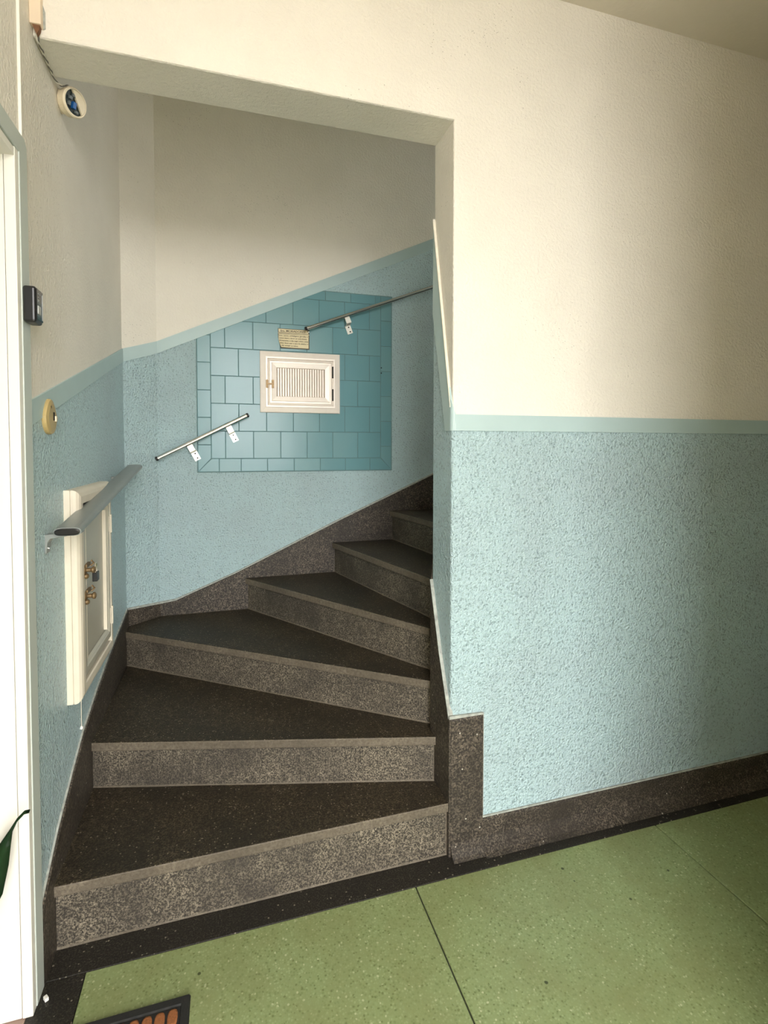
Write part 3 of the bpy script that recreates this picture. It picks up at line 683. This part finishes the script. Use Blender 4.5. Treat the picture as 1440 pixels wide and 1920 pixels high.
obj('shackle', tube([(XL+0.057, 0.274, 0.919), (XL+0.057, 0.273, 0.938), (XL+0.057, 0.277, 0.946), (XL+0.057, 0.283, 0.948), (XL+0.057, 0.289, 0.946), (XL+0.057, 0.292, 0.938), (XL+0.057, 0.291, 0.919)], 0.0024, 8), 'steel', lk)
cordo = empty('pull_cord', (XL+0.006, 0.30, 0.52), 'thin pale cord hanging below the meter cabinet with a white bead', 'cord')
obj('string', tube([(XL+0.006, 0.303, 0.560), (XL+0.006, 0.301, 0.48), (XL+0.006, 0.300, 0.437)], 0.0012, 6), 'wirew', cordo)
obj('bead', disc((XL+0.006, 0.300, 0.432), Z, 0, 0, 12, [(0.001, -0.006), (0.0045, -0.003), (0.0045, 0.003), (0.001, 0.006)]), 'paper', cordo)

# ------------------------------------------------------------------ apartment door frame
XD = XL+0.012
dr = struct(obj('door_1', box((XL-0.20, -0.158, 0.0), (XL-0.013, -0.1405, 1.95)), 'frame', bevel=0.001))
obj('jamb_strip', box((XL-0.0115, -0.160, 0.0), (XD-0.002, -0.1385, 1.955)), 'frame', dr, bevel=0.0015)
obj('architrave', prism_x([(-0.1385, 0.0), (-0.0905, 0.0), (-0.0905, 1.985), (-0.104, 2.0), (-1.05, 2.0), (-1.05, 1.955), (-0.1385, 1.955)], XL-0.01, XD), 'shadepaint', dr, bevel=0.002)
obj('head_lining', box((XL-0.18, -0.99, 1.935), (XD-0.003, -0.139, 1.952)), 'frame', dr, bevel=0.001)
obj('groove', box((XL-0.014, -0.1475, 0.002), (XL-0.011, -0.1400, 1.95)), 'dark', dr)
obj('far_jamb', box((XL-0.18, -0.99, 0), (XD-0.003, -0.97, 1.95)), 'frame', dr)
obj('far_architrave', box((XL-0.01, -1.05, 0), (XD, -0.992, 1.955)), 'shadepaint', dr)
struct(obj('trim_1', box((XL, -0.101, 2.0), (XL+0.006, -0.0975, ZC)), 'frame'))
bm = box((XL, -0.0985, 2.0), (XL+0.001, -0.0, ZC))
bm.free()

# keypad
kp = empty('door_keypad', (XD, -0.113, 1.58), 'black wall keypad with a grey touch pad fixed on the door frame', 'keypad')
obj('housing', box((XD, -0.140, 1.583), (XD+0.026, -0.092, 1.664)), 'black', kp, bevel=0.006, seg=3)
obj('face_plate', box((XD+0.025, -0.137, 1.590), (XD+0.0275, -0.095, 1.659)), 'gloss', kp, bevel=0.002)
obj('touch_pad', box((XD+0.0265, -0.132, 1.603), (XD+0.029, -0.115, 1.622)), 'screen', kp, bevel=0.001)
obj('painted_glint', box((XD+0.027, -0.102, 1.594), (XD+0.0285, -0.0995, 1.652)), 'screen', kp)  # pale strip modelled as the highlight on the glossy face
for z_, h_ in ((1.640, 0.001), (1.633, 0.0016), (1.630, 0.0016), (1.648, 0.0012)):
    obj('indicator', box((XD+0.027, -0.130, z_), (XD+0.0283, -0.114 if h_ < 0.0015 else -0.122, z_+h_)), 'screen', kp)

# oval ochre plate
sw = empty('bell_plate', (XL+0.003, 0.045, 1.33), 'ochre teardrop wall plate with a dark slot on the blue band by the door frame', 'plate')
cyp, czp = 0.046, 1.381
def drop(s, h):
    pts = []
    for k in range(28):
        t = 2*math.pi*k/28; zz = -math.cos(t)
        wdt = 0.046*s*abs(math.sin(t))**0.9*(1.0 if zz < 0 else 1-0.35*zz)
        pts.append(Vector((XL+0.003+h, cyp+math.copysign(wdt, math.sin(t)), czp+zz*0.046*s)))
    return pts
obj('plate', loft([drop(1.0, 0), drop(1.0, 0.006), drop(0.95, 0.010), drop(0.7, 0.013)]), 'ochre', sw)
obj('slot', box((XL+0.0155, cyp+0.002, czp-0.010), (XL+0.0175, cyp+0.012, czp+0.012)), 'dark', sw, bevel=0.001)
obj('lever', box((XL+0.0165, cyp+0.010, czp-0.012), (XL+0.021, cyp+0.019, czp+0.002)), 'ivory', sw, bevel=0.001)
obj('screw', disc((XL+0.013, cyp-0.012, czp+0.024), X, 0.004, 0.003, 10), 'dark', sw)

# ------------------------------------------------------------------ sensor, cable, trunking
sn = Vector((0.80, -0.56, -0.20)).normalized(); sc_ = Vector((-1.088, 0.212, 2.281))
se = empty('round_sensor', (XL, 0.215, 2.28), 'opened round white sensor showing its blue component high on the left wall', 'sensor')
obj('mount', disc((XL+0.0005, 0.225, 2.287), X, 0, 0, 24, [(0.030, 0), (0.030, 0.008), (0.022, 0.012)]), 'ivory', se, smooth=False)
obj('ring', disc(sc_, sn, 0, 0, 40, [(0.030, -0.014), (0.036, -0.012), (0.036, 0.004), (0.038, 0.007), (0.038, 0.012), (0.0355, 0.015), (0.0325, 0.015), (0.032, 0.006)]), 'ivory', se)
a_ = sn.cross(Z).normalized(); b_ = a_.cross(sn).normalized()
ct = sc_+sn*0.0065
obj('circuit_board', disc(ct, sn, 0.0318, 0.002, 32), 'pcb', se)
def half_shell():
    bm = bmesh.new(); ax = (b_*0.62-a_*0.78).normalized(); ay = sn.cross(ax)
    pts = []
    for k in range(13):
        t = -math.pi/2*0.86+math.pi*0.86*k/12; pts.append((0.0318*math.cos(t), 0.0318*math.sin(t)))
    add_prism(bm, pts, lambda p, q: ct+sn*0.0025+ax*p+ay*q, lambda p, q: ct+sn*0.008+ax*p+ay*q); return bm
obj('white_cover', half_shell(), 'ivory', se)
obj('blue_component', obox(ct+sn*0.006-b_*0.009+a_*0.003, (a_, b_, sn), (0.0055, 0.009, 0.005)), 'bluecomp', se, bevel=0.001)
for (pa, pb, hs) in ((0.015, 0.006, (0.005, 0.004, 0.003)), (0.006, 0.016, (0.004, 0.004, 0.003)), (-0.008, -0.022, (0.004, 0.003, 0.004)), (0.017, -0.010, (0.003, 0.005, 0.003))):
    obj('component', obox(ct+sn*0.005+a_*pa+b_*pb, (a_, b_, sn), hs), 'greycomp', se)
cb = empty('sensor_cable', (XL+0.01, 0.08, 2.29), 'twisted white and dark cable running from the trunking to the round sensor', 'cable')
kp_ = [Vector((-1.106, -0.010, 2.317)), Vector((-1.109, 0.004, 2.298)), Vector((-1.110, 0.08, 2.296)), Vector((-1.111, 0.15, 2.296)), Vector((-1.103, 0.172, 2.300)), Vector((-1.090, 0.196, 2.318))]
pts = []
for a, b in zip(kp_, kp_[1:]):
    N = max(2, int((b-a).length/0.003))
    pts += [a+(b-a)*(i/N) for i in range(N)]
pts.append(kp_[-1])
for ph, mt in ((0, 'wirew'), (math.pi, 'wired')):
    q = []
    for i, p in enumerate(pts):
        t = i*0.003*2*math.pi/0.036+ph; q.append(p+Vector((math.cos(t), 0, math.sin(t)))*0.0016)
    obj('strand', tube(q, 0.0018, 6), mt, cb, smooth=True)
tk = empty('cable_trunking', (-1.108, -0.012, 2.32), 'pale vertical cable trunking with a torn lower end in the top left corner', 'trunking')
obj('casing', box((XL, -0.020, 2.322), (-1.095, 0.0, ZC)), 'pink', tk, bevel=0.002)
obj('torn_end', prism_y([(-1.116, 2.325), (-1.098, 2.325), (-1.100, 2.312), (-1.106, 2.300), (-1.111, 2.312)], -0.015, -0.003), 'rust', tk)
obj('filler_edge', prism_y([(-1.095, 2.38), (-1.0905, 2.365), (-1.0905, 2.325), (-1.095, 2.322)], -0.003, 0.0), 'edge', tk)

# ------------------------------------------------------------------ doormat
dm = empty('doormat', (-0.90, -0.5, 0.0), 'black rubber doormat with rust brown lozenges before the apartment door', 'doormat')
mx0, mx1, my0, my1 = -1.085, -0.768, -0.80, -0.218
bm = box((mx0, my0, 0.0), (mx1, my1, 0.006)); obj('mat_base', bm, 'mat', dm, bevel=0.002)
fz = lambda u, v, h: (u, v, h)
obj('mat_border', rect_ring(fz, mx0+0.001, mx1-0.001, my0+0.001, my1-0.001, [(0, 0.004), (0.002, 0.010), (0.018, 0.010), (0.020, 0.005)]), 'mat', dm)
nx, ny = 10, 12; cw = (mx1-mx0-0.046)/nx; ch = (my1-my0-0.046)/ny
pad = None
for j in range(ny):
    for i in range(nx):
        cx = mx0+0.023+cw*(i+0.5); cyy = my1-0.023-ch*(j+0.5)
        if pad is None:
            bm = bmesh.new(); rings = []
            for s, h in ((1.0, 0.004), (0.97, 0.009), (0.75, 0.011)):
                rings.append([Vector((0.42*cw*s*math.copysign(abs(math.cos(t))**0.7, math.cos(t)), 0.44*ch*s*math.copysign(abs(math.sin(t))**0.7, math.sin(t)), h)) for t in [2*math.pi*k/14 for k in range(14)]])
            bm2 = loft(rings); pad = obj('lozenge', bm2, 'coir', dm); pm = pad.data; pad.matrix_parent_inverse = Matrix.Identity(4)
            o = pad
        else:
            o = bpy.data.objects.new('lozenge', pm); COL.objects.link(o); o.parent = dm
        o.location = (cx+0.90, cyy+0.5, 0)

# ------------------------------------------------------------------ plant in the doorway
pt = empty('potted_plant', (-1.34, -0.36, 0.0), 'potted plant whose dark green leaf tip curls past the white door frame', 'plant')
obj('pot', disc((-1.34, -0.36, 0.0), Z, 0, 0, 24, [(0.07, 0.0), (0.095, 0.17), (0.105, 0.17), (0.105, 0.20), (0.092, 0.20), (0.088, 0.18)]), 'pot', pt)
obj('soil', disc((-1.34, -0.36, 0.17), Z, 0.088, 0.012, 24), 'soil', pt)
def leaf(pts, widths, side):
    bm = bmesh.new(); rows = []
    for i, (p, w_) in enumerate(zip(pts, widths)):
        p = Vector(p); s = Vector(side)
        rows.append([bm.verts.new(p-s*w_+Vector((0, 0.003, 0.002))), bm.verts.new(p+Vector((0, -0.004, -0.002))), bm.verts.new(p+s*w_+Vector((0, 0.003, 0.002)))])
    for A, B in zip(rows, rows[1:]):
        for k in range(2): bm.faces.new((A[k], A[k+1], B[k+1], B[k]))
    r = bmesh.ops.solidify(bm, geom=bm.faces[:], thickness=0.0012)
    return bm
YL = -0.22
obj('leaf', leaf([(-1.32, -0.34, 0.19), (-1.26, -0.30, 0.25), (-1.19, -0.25, 0.30), (-1.163, YL, 0.350), (-1.148, YL, 0.410), (-1.136, YL, 0.450), (-1.126, YL, 0.476), (-1.112, YL, 0.502), (-1.098, YL, 0.516), (-1.089, YL, 0.517)], [0.004, 0.010, 0.022, 0.022, 0.019, 0.011, 0.004, 0.0018, 0.0014, 0.0008], (0.90, 0, -0.35)), 'leaf', pt, smooth=True)
for k in range(5):
    an = R(150+k*40); dx, dy = math.cos(an), math.sin(an)
    obj('leaf', leaf([(-1.34+dx*t*0.16, -0.36+dy*t*0.16, 0.18+0.34*math.sin(t*2.0)) for t in [i/7 for i in range(8)]], [0.004, 0.012, 0.02, 0.024, 0.022, 0.016, 0.008, 0.001], (-dy, dx, 0)), 'leaf', pt, smooth=True)

# scrap by the door frame
tag(obj('paper_scrap', obox((-1.094, -0.128, 0.004), (Vector((0.8, 0.6, 0)), Vector((-0.6, 0.8, 0)), Z), (0.004, 0.006, 0.004)), 'paper', bevel=0.001), 'tiny white scrap on the dark floor border beside the door frame', 'scrap')
